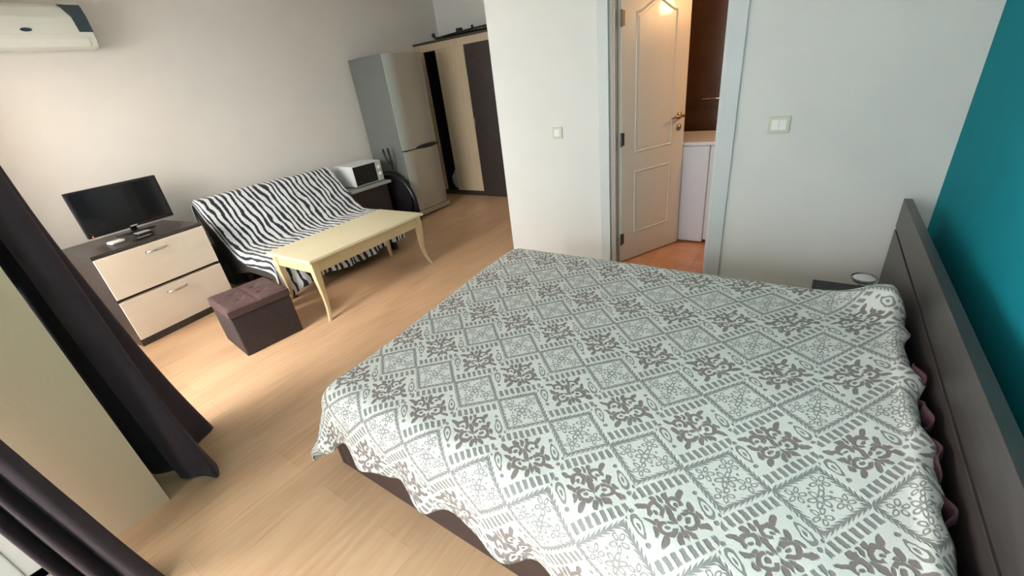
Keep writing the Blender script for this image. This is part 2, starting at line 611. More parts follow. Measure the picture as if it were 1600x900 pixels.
def spline(pts, t):
    n = len(pts) - 1
    f = min(max(t, 0.0), 1.0) * n
    k = min(int(f), n - 1)
    s = f - k
    p0, p1, p2, p3 = pts[max(k - 1, 0)], pts[k], pts[k + 1], pts[min(k + 2, n)]
    return tuple(0.5 * (2 * b + (c - a) * s + (2 * a - 5 * b + 4 * c - d) * s * s + (3 * b - a - 3 * c + d) * s ** 3)
                 for a, b, c, d in zip(p0, p1, p2, p3))


def smooth01(a, b, x):
    t = min(max((x - a) / (b - a), 0), 1)
    return t * t * (3 - 2 * t)


def tag(o, label, cat, group=None):
    o['label'] = label
    o['category'] = cat
    if group:
        o['group'] = group
    return o


def thing(name, label, cat, loc=(0, 0, 0), rz=0.0, group=None):
    o = bpy.data.objects.new(name, None)
    o.empty_display_size = 0.1
    COL.objects.link(o)
    o.location = loc
    o.rotation_euler = (0, 0, rz)
    return tag(o, label, cat, group)


def struct(name, bm, mat, label=None, cat=None, parent=None, smooth=False):
    o = finish(name, bm, mat, parent, smooth)
    if parent is None:
        o['kind'] = 'structure'
        if label:
            tag(o, label, cat)
    return o


# ------------------------------------------------------------------ room shell
XA = -4.80        # wall behind the sofa
XT = 0.593        # teal wall
XW = -2.12        # face of the wall pier with the bed-side balcony door
YW = 0.07         # face of the wall with the sofa-side balcony door
YP = 3.09         # partition with the bathroom door
YB = 5.32         # wall behind the wardrobe
CZ = 2.62

bm = bmesh.new()
prism(bm, [(XA, YW), (XW, YW), (XW, -2.2), (XT, -2.2), (XT, YP), (-2.27, YP), (-2.27, YB), (XA, YB)], 'z', -0.12, 0.0)
struct('floor', bm, 'floor', 'pale oak laminate floor running the length of the room', 'floor')
struct('floor_bathroom', bx(-2.15, XT, YP, 4.62, -0.12, 0.0), 'tile_floor', 'terracotta tiled floor beyond the bathroom door', 'floor')
struct('ceiling', bx(XA - .15, XT + .15, -2.35, YB + .15, CZ, CZ + 0.12), 'ceiling', 'white ceiling above the studio', 'ceiling')
struct('wall_left', bx(XA - .15, XA, YW - .15, YB + .15, -0.12, CZ), 'wall_cream', 'cream wall behind the television and sofa', 'wall')
struct('wall_back', bx(XA, XT, YB, YB + .15, -0.12, CZ), 'wall', 'pale wall above the wardrobe', 'wall')
struct('wall_right', bx(XT, XT + .15, -2.35, YB + .15, -0.12, CZ), 'teal', 'teal painted wall behind the headboard', 'wall')
bm = bx(XW - .15, -1.80, -2.35, -2.2, -0.12, CZ)
box(bm, 0.30, XT, -2.35, -2.2, -0.12, CZ)
box(bm, -1.80, 0.30, -2.35, -2.2, 2.35, CZ)
box(bm, -1.80, 0.30, -2.35, -2.2, -0.12, 0.02)
struct('wall_rear', bm, 'wall', 'white wall behind the viewer', 'wall')
# partition round the bathroom
DX0, DX1, DZ = -1.275, -0.515, 2.03
bm = bx(-2.27, DX0, YP, YP + .12, 0, CZ)
box(bm, DX1, XT, YP, YP + .12, 0, CZ)
box(bm, DX0, DX1, YP, YP + .12, DZ, CZ)
struct('wall_partition', bm, 'wall', 'white partition wall with the open bathroom door', 'wall')
struct('wall_passage', bx(-2.27, -2.15, YP + .12, YB, 0, CZ), 'wall', 'side of the bathroom facing the wardrobe', 'wall')
struct('wall_bathroom', bx(-2.15, XT, 4.6, 4.72, 0, CZ), 'tile_wall', 'dark brown tiled wall inside the bathroom', 'wall')
# wall pier and window walls
WY0, WY1, WZ = -1.95, -0.30, 2.25
bm = bx(XW - .15, XW, WY1, YW, -0.12, CZ)
box(bm, XW - .15, XW, -2.2, WY0, -0.12, CZ)
box(bm, XW - .15, XW, WY0, WY1, WZ, CZ)
box(bm, XW - .15, XW, WY0, WY1, -0.12, 0.02)
struct('wall_pier', bm, 'wall_pier', 'sand coloured wall pier between the two dark curtains', 'wall')
WX0, WX1 = -4.45, -2.34
bm = bx(XA, WX0, YW - .15, YW, -0.12, CZ)
box(bm, WX1, XW - .15, YW - .15, YW, -0.12, CZ)
box(bm, WX0, WX1, YW - .15, YW, WZ, CZ)
box(bm, WX0, WX1, YW - .15, YW, -0.12, 0.02)
struct('wall_front', bm, 'wall_pier', 'wall holding the balcony door by the television', 'wall')
struct('balcony_floor', bx(XA - .1, XW - .15, -3.2, YW - .15, -0.16, -0.06), 'balcony', 'pale balcony floor outside the windows', 'floor')


def window(name, label, p, q, axis, at, z0, z1, sashes=2):
    """balcony door: white frame, sash frames, panes, lower panels; spans p..q along the wall"""
    root = thing(name, label, 'balcony door')
    root['kind'] = 'structure'

    def b_(a0, a1, d0, d1, c0, c1, bm):
        if axis == 'x':
            box(bm, a0, a1, at + d0, at + d1, c0, c1, 0.004)
        else:
            box(bm, at + d0, at + d1, a0, a1, c0, c1, 0.004)
    f = bmesh.new()
    for a0, a1 in ((p, p + .06), (q - .06, q)):
        b_(a0, a1, -.10, -.02, z0, z1, f)
    for c0, c1 in ((z0, z0 + .05), (z1 - .06, z1)):
        b_(p, q, -.10, -.02, c0, c1, f)
    finish('window_frame', f, 'pvc', root)
    w = (q - p - .12) / sashes
    for k in range(sashes):
        a = p + .06 + k * w
        sbm = bmesh.new()
        for a0, a1 in ((a, a + .075), (a + w - .075, a + w)):
            b_(a0, a1, -.09, -.015, z0 + .05, z1 - .06, sbm)
        for c0, c1 in ((z0 + .048, z0 + .22), (z1 - .14, z1 - .058)):
            b_(a + .004, a + w - .004, -.088, -.017, c0, c1, sbm)
        sash = finish('sash', sbm, 'pvc', root)
        g = bmesh.new()
        b_(a + .07, a + w - .07, -.06, -.05, z0 + .215, z1 - .135, g)
        finish('pane', g, 'pane', sash)
        h = bmesh.new()
        b_(a + w - .055, a + w - .025, -.016, .012, 1.0, 1.13, h)
        finish('window_handle', h, 'pvc', sash)
    return root


window('window_1', 'white balcony door behind the long dark curtain by the television', WX0, WX1, 'x', YW, 0.02, WZ)
window('window_2', 'white balcony door beside the bed at the lower left', WY0, WY1, 'y', XW, 0.02, WZ)

window('added_rear_window', 'added unseen white window behind the viewer for fill light', -1.80, 0.30, 'x', -2.2, 0.02, 2.35)  # unseen window, added to light the bed and right wall

# bathroom door casing
bm = bmesh.new()
box(bm, DX0 - .07, DX0 + .008, YP - .018, YP, 0, DZ + .07, .004)
struct('trim_1', bm, 'trim', 'left pale casing of the bathroom doorway', 'door casing')
bm = bmesh.new()
box(bm, DX1 - .008, DX1 + .082, YP - .018, YP, 0, DZ + .07, .004)
struct('trim_2', bm, 'trim', 'right pale casing of the bathroom doorway', 'door casing')
bm = bmesh.new()
box(bm, DX0 + .009, DX1 - .009, YP - .018, YP, DZ - .008, DZ + .07, .004)
struct('trim_3', bm, 'trim', 'top casing above the bathroom doorway', 'door casing')
bm = bmesh.new()
box(bm, DX0, DX0 + .035, YP, YP + .12, 0, DZ, .002)
box(bm, DX0 + .035, DX0 + .05, YP, YP + .06, 0, DZ, .003)
struct('trim_4', bm, 'jamb', 'lining with shade in its colour on the hinge side of the bathroom doorway', 'door lining')
bm = bmesh.new()
box(bm, DX1 - .03, DX1, YP, YP + .12, 0, DZ, .002)
struct('trim_5', bm, 'trim', 'pale lining on the latch side of the bathroom doorway', 'door lining')

# door leaf, hinged on the left, swung into the bathroom
HX, HY = DX0 + .078, YP + .045
door = thing('door_1', 'white two panel bathroom door with arched moulding standing ajar', 'door', (HX, HY, 0), math.radians(63.4))
door['kind'] = 'structure'
DL = 0.668
finish('door_leaf', bx(0, DL, 0.0, 0.04, 0.008, 1.99, 0.003), 'door', door)


def rect_arc(x0, x1, z0, z1, arch):
    pts = [(x0, z0), (x1, z0), (x1, z1)]
    if arch:
        for k in range(1, 12):
            t = k / 12
            pts.append((x1 + (x0 - x1) * t, z1 + arch * (0.5 - 0.5 * math.cos(2 * PI * t))))
    pts.append((x0, z1))
    return pts


for (z0, z1, arch) in ((0.24, 0.735, 0.0), (0.89, 1.80, 0.07)):
    pts = rect_arc(0.14, 0.522, z0, z1, arch)
    bm = bmesh.new()
    loop = [(x, 0.0, z) for x, z in pts]
    n = len(loop)
    for k in range(n):
        tube(bm, [loop[k], loop[(k + 1) % n]], 0.007, 8)
    pts2 = rect_arc(0.162, 0.50, z0 + .022, z1 - .022, arch)
    prism(bm, pts2, 'y', -0.003, 0.002)
    finish('door_panel', bm, 'door', door)
bm = bmesh.new()
lathe(bm, [(0.026, 0.0), (0.026, -0.006), (0.020, -0.010), (0.009, -0.012), (0.009, -0.045)], 20, (0.60, 0, 1.085), 'y')
tube(bm, [(0.60, -0.045, 1.085), (0.57, -0.048, 1.086), (0.52, -0.046, 1.088), (0.475, -0.042, 1.080)], [0.010, 0.009, 0.008, 0.007], 10)
finish('door_handle', bm, 'brass', door, True)
bm = bmesh.new()
lathe(bm, [(0.024, 0.0), (0.024, -0.006), (0.017, -0.011), (0.008, -0.011), (0.008, -0.018)], 20, (0.60, 0, 1.000), 'y')
finish('door_lock', bm, 'brass', door, True)
for z in (0.21, 1.0, 1.77):
    bm = bmesh.new()
    lathe(bm, [(0.008, -.05), (0.008, .05)], 12, (-0.006, -0.006, z))
    box(bm, -0.004, 0.028, -0.003, 0.001, z - .045, z + .045)
    finish('hinge', bm, 'dark_metal', door)

# ------------------------------------------------------------------ bed
FX0, FX1 = -1.57, 0.44          # foot end, headboard face
BY0, BY1 = 0.597, 2.235
bed = thing('bed', 'dark brown double bed with a low two board headboard against the teal wall', 'bed', ((FX0 + FX1) / 2, (BY0 + BY1) / 2, 0))
bo = Vector(bed.location)


def bedbox(name, x0, x1, y0, y1, z0, z1, mat, bev=0.004):
    bm = bx(x0 - bo.x, x1 - bo.x, y0 - bo.y, y1 - bo.y, z0, z1, bev=bev)
    return finish(name, bm, mat, bed)


bedbox('side_rail', FX0 + .03, FX1, BY0, BY0 + .03, 0.0, 0.30, 'bed_side')
bedbox('side_rail', FX0 + .03, FX1, BY1 - .03, BY1, 0.0, 0.30, 'bed_side')
bedbox('foot_rail', FX0, FX0 + .03, BY0, BY1, 0.0, 0.30, 'bed_side')
bedbox('slat_base', FX0 + .03, FX1, BY0 + .03, BY1 - .03, 0.18, 0.20, 'wenge')
HY0, HY1 = -0.15, 2.97
bedbox('headboard_lower', FX1, FX1 + .035, HY0, HY1, 0.03, 0.511, 'wenge_y', .0012)
bedbox('headboard_upper', FX1, FX1 + .035, HY0, HY1, 0.526, 0.685, 'wenge_y', .0012)
bedbox('headboard_frame', FX1 + .036, FX1 + .065, HY0 + .03, HY1 - .03, 0.0, 0.60, 'wenge_y', .003)

mat_ = thing('mattress', 'mattress under the bedspread with a mauve sheet showing beside the headboard', 'mattress', (-.55, 1.41, 0.20))
finish('mattress_body', bx(-1.50 + .55, .40 + .55, .66 - 1.41, 2.17 - 1.41, 0.002, 0.245, bev=.05, seg=4), 'mattress', mat_, True)


def sheet_fn(a, b):
    y = 0.80 + 0.85 * a
    hgt = 0.5 + 0.5 * mnoise.noise((y * 6, 3.1, 0))
    x = 0.394 + 0.024 * b * (0.55 + 0.45 * math.sin(y * 37)) + 0.008 * math.sin(y * 61)
    z = 0.33 + (0.095 + 0.075 * smooth01(0.35, 0.65, hgt)) * math.sin(b * PI * 0.72)
    return (min(x, 0.433) + .55, y - 1.41, z - 0.20)


grid_obj('fitted_sheet', 130, 8, sheet_fn, 'sheet', mat_, thick=0.003)

# bedspread
TX1 = 0.405     # head edge
YN, YF = 0.655, 2.10
RB = 0.10


def foot_x(y):
    return -1.43 - 0.085 * smooth01(0.8, 2.0, y)


def hang(d, slope):
    q = RB * PI / 2
    if d < q:
        a = d / RB
        return RB * math.sin(a), RB * (1 - math.cos(a))
    return RB + (d - q) * slope, RB + (d - q) * math.sqrt(max(0.0, 1 - slope * slope))


NEAR_D, FOOT_D, FAR_D = 0.315, 0.385, 0.32


def spread_fn(a, b):
    # cloth coordinates
    cy = (YN - NEAR_D) + b * ((YF + FAR_D) - (YN - NEAR_D))
    cx = TX1 - a * (TX1 - (-1.43 - FOOT_D))
    fx = foot_x(min(max(cy, YN), YF))
    du = max(0.0, fx - cx)
    dn = max(0.0, YN - cy)
    df = max(0.0, cy - YF)
    x, y = max(cx, fx), min(max(cy, YN), YF)
    z = 0.487 + 0.006 * mnoise.noise((cx * 2.2, cy * 2.2, 0)) + 0.0025 * mnoise.noise((cx * 8, cy * 8, 3))
    dv = dn if dn > 0 else df
    d = math.hypot(du, dv)
    if d > 0:
        nx, ny = -du / d, (-dn if dn > 0 else df) / d
        corner = min(du, dv) / d * 1.41
        # scalloped hem on the near side, deeper at the corner
        edge = d / (NEAR_D if dn >= du else FOOT_D)
        wave = smooth01(0.35, 1.0, edge)
        ph = cx * 2 * PI / 0.31 + 0.8 if dn >= du else cy * 2 * PI / 0.34
        dd = d * (1 + 0.07 * wave * math.sin(ph) + 0.05 * wave * math.sin(ph * 1.73 + 1.0))
        slope = 0.10 + 0.10 * wave * math.sin(ph + 0.8) + 0.27 * corner ** 0.6 * smooth01(0.2, 0.7, edge)
        h, v = hang(dd, slope)
        x += nx * h
        y += ny * h
        z -= v
    # head end: rolls down a little behind the mattress, wavy hem
    hx = TX1 - cx
    if hx < 0.07:
        k = 1 - hx / 0.07
        x += 0.010 * k * math.sin(cy * 17) + 0.006 * k * math.sin(cy * 41)
        z -= 0.045 * k * k * (0.7 + 0.3 * math.sin(cy * 23))
        if d == 0:
            z += 0.012 * k * (1 - k) * 4
    # the far head corner is bunched up
    g = math.exp(-(((cx - 0.34) / 0.10) ** 2 + ((cy - 2.09) / 0.10) ** 2))
    z += 0.075 * g
    return (x, y, max(z, 0.012))


# the woven lattice is pulled a little askew by the way the cloth was thrown over the bed
LAT_FIT = ((-0.0904, 0.8884), (4.7852, -0.1979), (0.1321, 3.0653), (0.0317, -0.5488), (-0.0573, -0.2653),
           (-0.2101, -0.1228), (0.0241, -0.3362), (-0.0211, -0.2572), (-0.2963, -0.0006))


def spread_uv(a, b):
    cy = (YN - NEAR_D) + b * ((YF + FAR_D) - (YN - NEAR_D))
    cx = TX1 - a * (TX1 - (-1.43 - FOOT_D))
    p, q = cx + 0.4, cy - 1.3
    t = (1, p, q, p * p, p * q, q * q, p ** 3, p * p * q, p * q * q)
    i = sum(k[0] * v for k, v in zip(LAT_FIT, t))
    j = sum(k[1] * v for k, v in zip(LAT_FIT, t))
    return (LAT_O[0] + i * LAT_A[0] + j * LAT_B[0], LAT_O[1] + i * LAT_A[1] + j * LAT_B[1])


cover = grid_obj('bedspread', 190, 170, spread_fn, 'bedspread', None, spread_uv, thick=0.008)
tag(cover, 'off white quilted bedspread with grey flowers and brown damask diamonds over the bed', 'bedspread')

# ------------------------------------------------------------------ nightstand and candle holder
ns = thing('nightstand', 'low dark nightstand between the bed and the right wall', 'nightstand', (0.275, 2.53, 0))
finish('top', bx(-.155, .155, -.215, .215, .212, .25, bev=.003), 'black_board', ns)
finish('body', bx(-.145, .15, -.20, .205, 0, .212, bev=.002), 'black_board', ns)
d_ = finish('drawer', bx(-.160, -.146, -.19, .195, .02, .20, bev=.002), 'wenge', ns)
finish('handle', tube(bmesh.new(), [(-.160, -.05, .12), (-.178, -.05, .12), (-.178, .05, .12), (-.160, .05, .12)], .004, 8), 'chrome', d_, True)

cg = thing('candle_holder', 'clear glass footed candle dish on the nightstand by the headboard', 'candle holder', (0.332, 2.655, 0.25))
bm = lathe(bmesh.new(), [(0.0, .001), (.036, .001), (.036, .006), (.014, .012), (.009, .022), (.013, .030), (.009, .038), (.016, .048), (.045, .066), (.058, .092),
                         (.054, .092), (.041, .068), (.0, .054)], 40)
finish('glass_dish', bm, 'clear_glass', cg, True)
bm = lathe(bmesh.new(), [(0.0, .060), (.036, .067), (.049, .086), (.046, .088), (0.0, .089)], 40)
finish('candle', bm, 'wax', cg, True)

# ------------------------------------------------------------------ switches


def light_switch(name, label, x, z, w, h, rockers):
    t = thing(name, label, 'light switch', (x, YP, z))
    finish('plate', bx(-w / 2, w / 2, -.009, 0, -h / 2, h / 2, bev=.003), 'ivory', t)
    rw = (w - .034) / rockers
    for k in range(rockers):
        x0 = -w / 2 + .017 + k * rw
        bm = bmesh.new()
        prism(bm, [(-.016, -h / 2 + .018), (-.010, h / 2 - .018), (-.006, h / 2 - .018), (-.006, -h / 2 + .018)], 'x', x0 + .001, x0 + rw - .001)
        finish('rocker', bm, 'white_plastic', t)
    return t


light_switch('light_switch', 'small ivory single light switch left of the bathroom door', -1.703, 1.075, .085, .085, 1)
light_switch('light_switch', 'wider ivory double light switch right of the bathroom door', -0.200, 1.070, .112, .092, 2)

# ------------------------------------------------------------------ bathroom things
wm = thing('washing_machine', 'white washing machine seen sideways through the bathroom door', 'washing machine', (-0.95, 4.06, 0))
finish('cabinet', bx(-.30, .255, -.30, .30, .012, .835, bev=.006), 'appliance', wm)
finish('front_panel', bx(.256, .30, -.296, .296, .03, .835, bev=.012), 'appliance', wm)
finish('top_plate', bx(-.30, .30, -.30, .30, .836, .866, bev=.008), 'appliance', wm)
bm = lathe(bmesh.new(), [(0.17, 0), (0.17, .018), (.145, .03), (.12, .022), (0, .012)], 32, (.30, 0, .45), 'x')
finish('porthole', bm, 'grey_plastic', wm, True)
for sx in (-.25, .22):
    for sy in (-.25, .25):
        finish('foot', lathe(bmesh.new(), [(.02, 0), (.02, .012)], 12, (sx, sy, 0)), 'black_plastic', wm)
tr = thing('towel_rail', 'small metal rail on the brown bathroom tiles', 'towel rail', (-0.85, 4.6, 1.12))
bm = bmesh.new()
tube(bm, [(-.10, -.05, 0), (.14, -.05, .0)], .009, 10)
finish('bar', bm, 'chrome', tr, True)
for x in (-.09, .13):
    finish('bracket', tube(bmesh.new(), [(x, 0, 0), (x, -.05, 0)], .011, 10), 'chrome', tr, True)

struct('wall_bathroom_side', bx(XT - .02, XT - .001, YP + .12, 4.6, 0, CZ), 'tile_wall', 'brown tiled side wall inside the bathroom', 'wall')
lamp = thing('wall_lamp', 'warm wall lamp on the tiled side wall inside the bathroom', 'wall lamp', (XT - .02, 4.02, 1.95))
finish('base', lathe(bmesh.new(), [(.06, 0), (.06, -.02), (0, -.02)], 24, (0, 0, 0), 'x'), 'chrome', lamp, True)
finish('shade', lathe(bmesh.new(), [(0, -.07), (.045, -.06), (.06, 0), (.045, .06), (0, .07)], 24, (-.085, 0, 0)), 'lamp', lamp, True)
pl = bpy.data.lights.new('bathroom_bulb', 'POINT')
pl.energy = 22
pl.color = (1.0, 0.56, 0.24)
pl.shadow_soft_size = 0.07
po = bpy.data.objects.new('bathroom_bulb', pl)
COL.objects.link(po)
po.location = (XT - .24, 4.02, 1.95)

# ------------------------------------------------------------------ dresser, television and boxes
DRZ = 0.74
dr = thing('dresser', 'dark brown dresser with two wide cream drawers under the television', 'dresser', (-4.03, 0.885, 0), math.radians(8.0))
DW, DD = 0.375, 0.60             # half width, depth; local -x is the back
finish('top', bx(-DD, 0.0, -DW, DW, DRZ - .022, DRZ, bev=.002), 'wenge_y', dr)
finish('side_panel', bx(-DD, 0.0, -DW, -DW + .02, 0, DRZ - .022, bev=.001), 'wenge', dr)
finish('side_panel', bx(-DD, 0.0, DW - .02, DW, 0, DRZ - .022, bev=.001), 'wenge', dr)
finish('back_panel', bx(-DD, -DD + .01, -DW + .02, DW - .02, 0, DRZ - .022), 'wenge', dr)
finish('plinth', bx(-DD + .02, -.004, -DW + .02, DW - .02, 0, .055), 'wenge_y', dr)
for z0, z1, hy in ((0.060, 0.374, 0.0), (0.399, 0.712, 0.0)):
    w = finish('drawer', bx(-.04, .012, -DW + .004, DW - .004, z0, z1, bev=.002), 'cream', dr)
    finish('drawer_box', bx(-DD + .03, -.041, -DW + .03, DW - .03, z0 + .02, z1 - .02), 'black_board', w)
    zc = z1 - .055
    bm = tube(bmesh.new(), [(.012, -.070, zc), (.032, -.066, zc), (.042, -.035, zc + .001), (.045, 0, zc + .002), (.042, .035, zc + .001), (.032, .066, zc), (.012, .070, zc)],
              [.008, .008, .009, .010, .009, .008, .008], 10)
    finish('handle', bm, 'chrome', w, True)

tv = thing('television', 'black flat screen television standing on the dresser', 'television', (-4.46, 0.925, DRZ), math.radians(8.0))
bm = bx(-.028, 0.0, -.302, .302, .042, .390, bev=.006)
box(bm, -.062, -.026, -.20, .20, .08, .32, bev=.015)
finish('case', bm, 'black_plastic', tv)
finish('screen', bx(-.002, .0012, -.284, .284, .068, .374, bev=.0005), 'screen', tv)
finish('logo', bx(.0, .0016, -.024, .024, .050, .058), 'logo_silver', tv)
finish('power_light', lathe(bmesh.new(), [(.0045, 0), (.0045, .003), (0, .004)], 12, (.0, -.274, .052), 'x'), 'led', tv)
bm = bmesh.new()
tube(bm, [(-.03, 0, .012), (-.03, 0, .12)], .022, 14)
finish('neck', bm, 'black_plastic', tv, True)
t_ = bmesh.new()
lathe(t_, [(0, 0), (.12, 0), (.12, .006), (.06, .014), (0, .016)], 36)
for v in t_.verts:
    v.co.x = v.co.x * 0.72 - .02
    v.co.y *= 1.2
finish('stand', t_, 'black_plastic', tv, True)

ro = thing('router', 'small white router box on the dresser top, left of the grey box', 'router', (-4.205, 0.725, DRZ), math.radians(14))
finish('case', bx(-.038, .038, -.045, .045, .003, .024, bev=.008, seg=3), 'white_plastic', ro, True)
finish('badge', bx(-.012, .012, -.014, .014, .0235, .0248), 'grey_plastic', ro)
for sx in (-.026, .026):
    finish('foot', bx(sx - .006, sx + .006, -.03, .03, 0, .004), 'black_plastic', ro)
sb = thing('set_top_box', 'small grey box by the television stand, right of the white router', 'set top box', (-4.20, 0.90, DRZ), math.radians(12))
finish('case', bx(-.038, .038, -.048, .048, .003, .028, bev=.004), 'black_plastic', sb)
finish('lid', bx(-.036, .036, -.046, .046, .0281, .034, bev=.002), 'grey_plastic', sb)
for sx in (-.026, .026):
    finish('foot', bx(sx - .006, sx + .006, -.03, .03, 0, .004), 'black_plastic', sb)
rc = thing('remote_control', 'slim black remote control lying on the dresser before the grey box', 'remote control', (-4.11, 0.87, DRZ), math.radians(-70))
finish('case', bx(-.07, .07, -.02, .02, 0, .014, bev=.004), 'black_plastic', rc)
bm = bmesh.new()
for k in range(5):
    for q in (-.009, 0, .009):
        box(bm, -.055 + k * .02, -.047 + k * .02, q - .003, q + .003, .0138, .0160)
finish('buttons', bm, 'grey_plastic', rc)

# ------------------------------------------------------------------ air conditioner
ac = thing('air_conditioner', 'white wall mounted air conditioner with a smoky end panel above the dresser', 'air conditioner', (XA, 0.90, 2.2))
prof = [(0, -.13), (.15, -.13), (.185, -.115), (.205, -.07), (.200, .06), (.175, .125), (.15, .145), (0, .145)]
bm = bmesh.new()
prism(bm, prof, 'y', -.45, .405, 0.006)
finish('body', bm, 'ac_white', ac)
bm = bmesh.new()
prism(bm, [(.150, -.137), (.188, -.122), (.210, -.075), (.206, -.045), (.190, -.07), (.175, -.11)], 'y', -.44, .36, .002)
finish('louvre', bm, 'ac_white', ac)
bm = bmesh.new()
prism(bm, [(.03, .1455), (.13, .1455), (.13, .149), (.03, .149)], 'y', -.44, .27, .0005)
finish('grille', bm, 'ac_white', ac)
# smoky end panel with a slanted inner edge, follows the front curve
bm = bmesh.new()
fr = [(.2035, -.030), (.2035, .065), (.180, .126), (.160, .146)]
ins = [.325, .318, .290, .280]
va, vb = [], []
for (x, z), y0 in zip(fr, ins):
    va.append((bm.verts.new((x + .003, y0, z)), bm.verts.new((x + .003, .4055, z))))
    vb.append((bm.verts.new((x - .006, y0, z - .002)), bm.verts.new((x - .006, .4055, z - .002))))
for k in range(3):
    bm.faces.new((va[k][0], va[k][1], va[k + 1][1], va[k + 1][0]))
    bm.faces.new((vb[k][0], vb[k + 1][0], vb[k + 1][1], vb[k][1]))
    bm.faces.new((va[k][0], va[k + 1][0], vb[k + 1][0], vb[k][0]))
    bm.faces.new((va[k][1], vb[k][1], vb[k + 1][1], va[k + 1][1]))
bm.faces.new((va[0][0], vb[0][0], vb[0][1], va[0][1]))
bm.faces.new((va[3][0], va[3][1], vb[3][1], vb[3][0]))
finish('display_panel', bm, 'ac_panel', ac)
bm = lathe(bmesh.new(), [(.030, 0), (.030, .004), (0, .005)], 28, (.2045, .045, -.018), 'x')
for v in bm.verts:
    v.co.z = -.018 + (v.co.z + .018) * .38
finish('logo', bm, 'logo', ac)

# ------------------------------------------------------------------ sofa and zebra throw
SY0, SY1 = 1.42, 2.80
so = thing('sofa', 'charcoal folding sofa under the zebra throw against the cream wall', 'sofa', (-4.1, 2.11, 0))
ox, oy = -4.1, 2.11
bm = bmesh.new()
prism(bm, [(-4.08 - ox, .20), (-4.02 - ox, .30), (-4.10 - ox, .37), (-4.50 - ox, .80), (-4.56 - ox, .825), (-4.63 - ox, .80), (-4.66 - ox, .70), (-4.36 - ox, .14)], 'y', SY0 - oy, SY1 - oy, .02)
finish('backrest', bm, 'sofa', so)
finish('seat', bx(-4.12 - ox, -3.525 - ox, SY0 - oy, SY1 - oy, .205, .375, bev=.035, seg=4), 'sofa', so)
finish('rear_panel', bx(-4.70 - ox, -4.48 - ox, SY0 + .005 - oy, SY1 - .005 - oy, .0, .40, bev=.01), 'sofa', so)
for y in (SY0 + .10, SY1 - .10):
    finish('leg', bx(-3.60 - ox, -3.55 - ox, y - .025 - oy, y + .025 - oy, 0, .21, bev=.004), 'black_plastic', so)
    finish('leg', bx(-4.35 - ox, -4.30 - ox, y - .025 - oy, y + .025 - oy, 0, .21, bev=.004), 'black_plastic', so)

TP = [(-4.68, .60), (-4.665, .76), (-4.62, .835), (-4.555, .848), (-4.49, .822), (-4.40, .725), (-4.28, .60), (-4.16, .475), (-4.075, .408), (-3.98, .398),
      (-3.80, .399), (-3.66, .397), (-3.55, .388), (-3.50, .345), (-3.485, .26), (-3.48, .17), (-3.475, .10)]
TL = [0.0]
for p, q in zip(TP, TP[1:]):
    TL.append(TL[-1] + math.hypot(q[0] - p[0], q[1] - p[1]))


def throw_fn(a, b):
    k = a * (len(TP) - 1)
    x, z = spline(TP, a)
    y0, y1 = SY0 - .10, SY1 + .06
    y = y0 + (y1 - y0) * b
    seat = smooth01(7.5, 9.5, k)
    drop = smooth01(12.5, 15, k)
    wr = mnoise.noise((x * 3.0, y * 3.5, z * 3.0))
    x += 0.010 * wr * (1 - seat) + 0.004 * mnoise.noise((y * 11, z * 4, 1))
    z += 0.010 * wr * seat * (1 - drop)
    if drop > 0:
        x += drop * (0.018 * math.sin(y * 19 + 1.0) + 0.012 * math.sin(y * 43))
        z += drop * (0.02 * math.sin(y * 7 + 2))
    # side edges hang over the ends
    e0 = max(0.0, SY0 + .01 - y)
    e1 = max(0.0, y - SY1 + .01)
    ee = e0 + e1
    tuck = smooth01(0.0, 0.02, ee) * ee
    y += 0.80 * smooth01(0.0, 0.03, e0) * e0 * (1 - 0.45 * drop) - 0.70 * smooth01(0.0, 0.03, e1) * e1
    if seat < 1:
        x += -0.30 * tuck * (1 - seat) * smooth01(2, 5, k)
        z -= 0.75 * tuck * (1 - seat) * (0.3 + 0.7 * smooth01(2, 5, k))
    z -= 0.95 * tuck * seat * (1 - drop)
    # front panel at the near end slants outwards to a lower corner
    lo = (1 - smooth01(0.05, 0.28, b)) * drop
    z -= lo * 0.06
    z = max(z, 0.03)
    return (x, y, z)


def throw_uv(a, b):
    k = a * (len(TP) - 1)
    i = min(int(k), len(TP) - 2)
    return (b * 1.45, TL[i] + (k - i) * (TL[i + 1] - TL[i]))


th = grid_obj('throw_blanket', 120, 110, throw_fn, 'zebra', None, throw_uv, thick=0.010)
tag(th, 'black and white zebra striped throw covering the sofa', 'throw blanket')

# ------------------------------------------------------------------ coffee table
tb = thing('coffee_table', 'pale yellow long coffee table with curved legs in front of the sofa', 'coffee table', (-3.155, 1.975, 0), math.radians(0.8))
TWX, TWY = 0.300, 0.585
bm = bx(-TWX, TWX, -TWY, TWY, .478, .496, bev=.004)
finish('table_top', bm, 'table', tb)
finish('glass_sheet', bx(-TWX + .006, TWX - .006, -TWY + .006, TWY - .006, .4962, .5005, bev=.0015), 'table', tb)
ai = .032
for nm, b_ in (('apron', (TWX - ai - .018, TWX - ai, -TWY + .06, TWY - .06)), ('apron', (-TWX + ai, -TWX + ai + .018, -TWY + .06, TWY - .06)),
               ('apron', (-TWX + .06, TWX - .06, TWY - ai - .018, TWY - ai)), ('apron', (-TWX + .06, TWX - .06, -TWY + ai, -TWY + ai + .018))):
    finish(nm, bx(*b_, .385, .478, bev=.002), 'table_leg', tb)


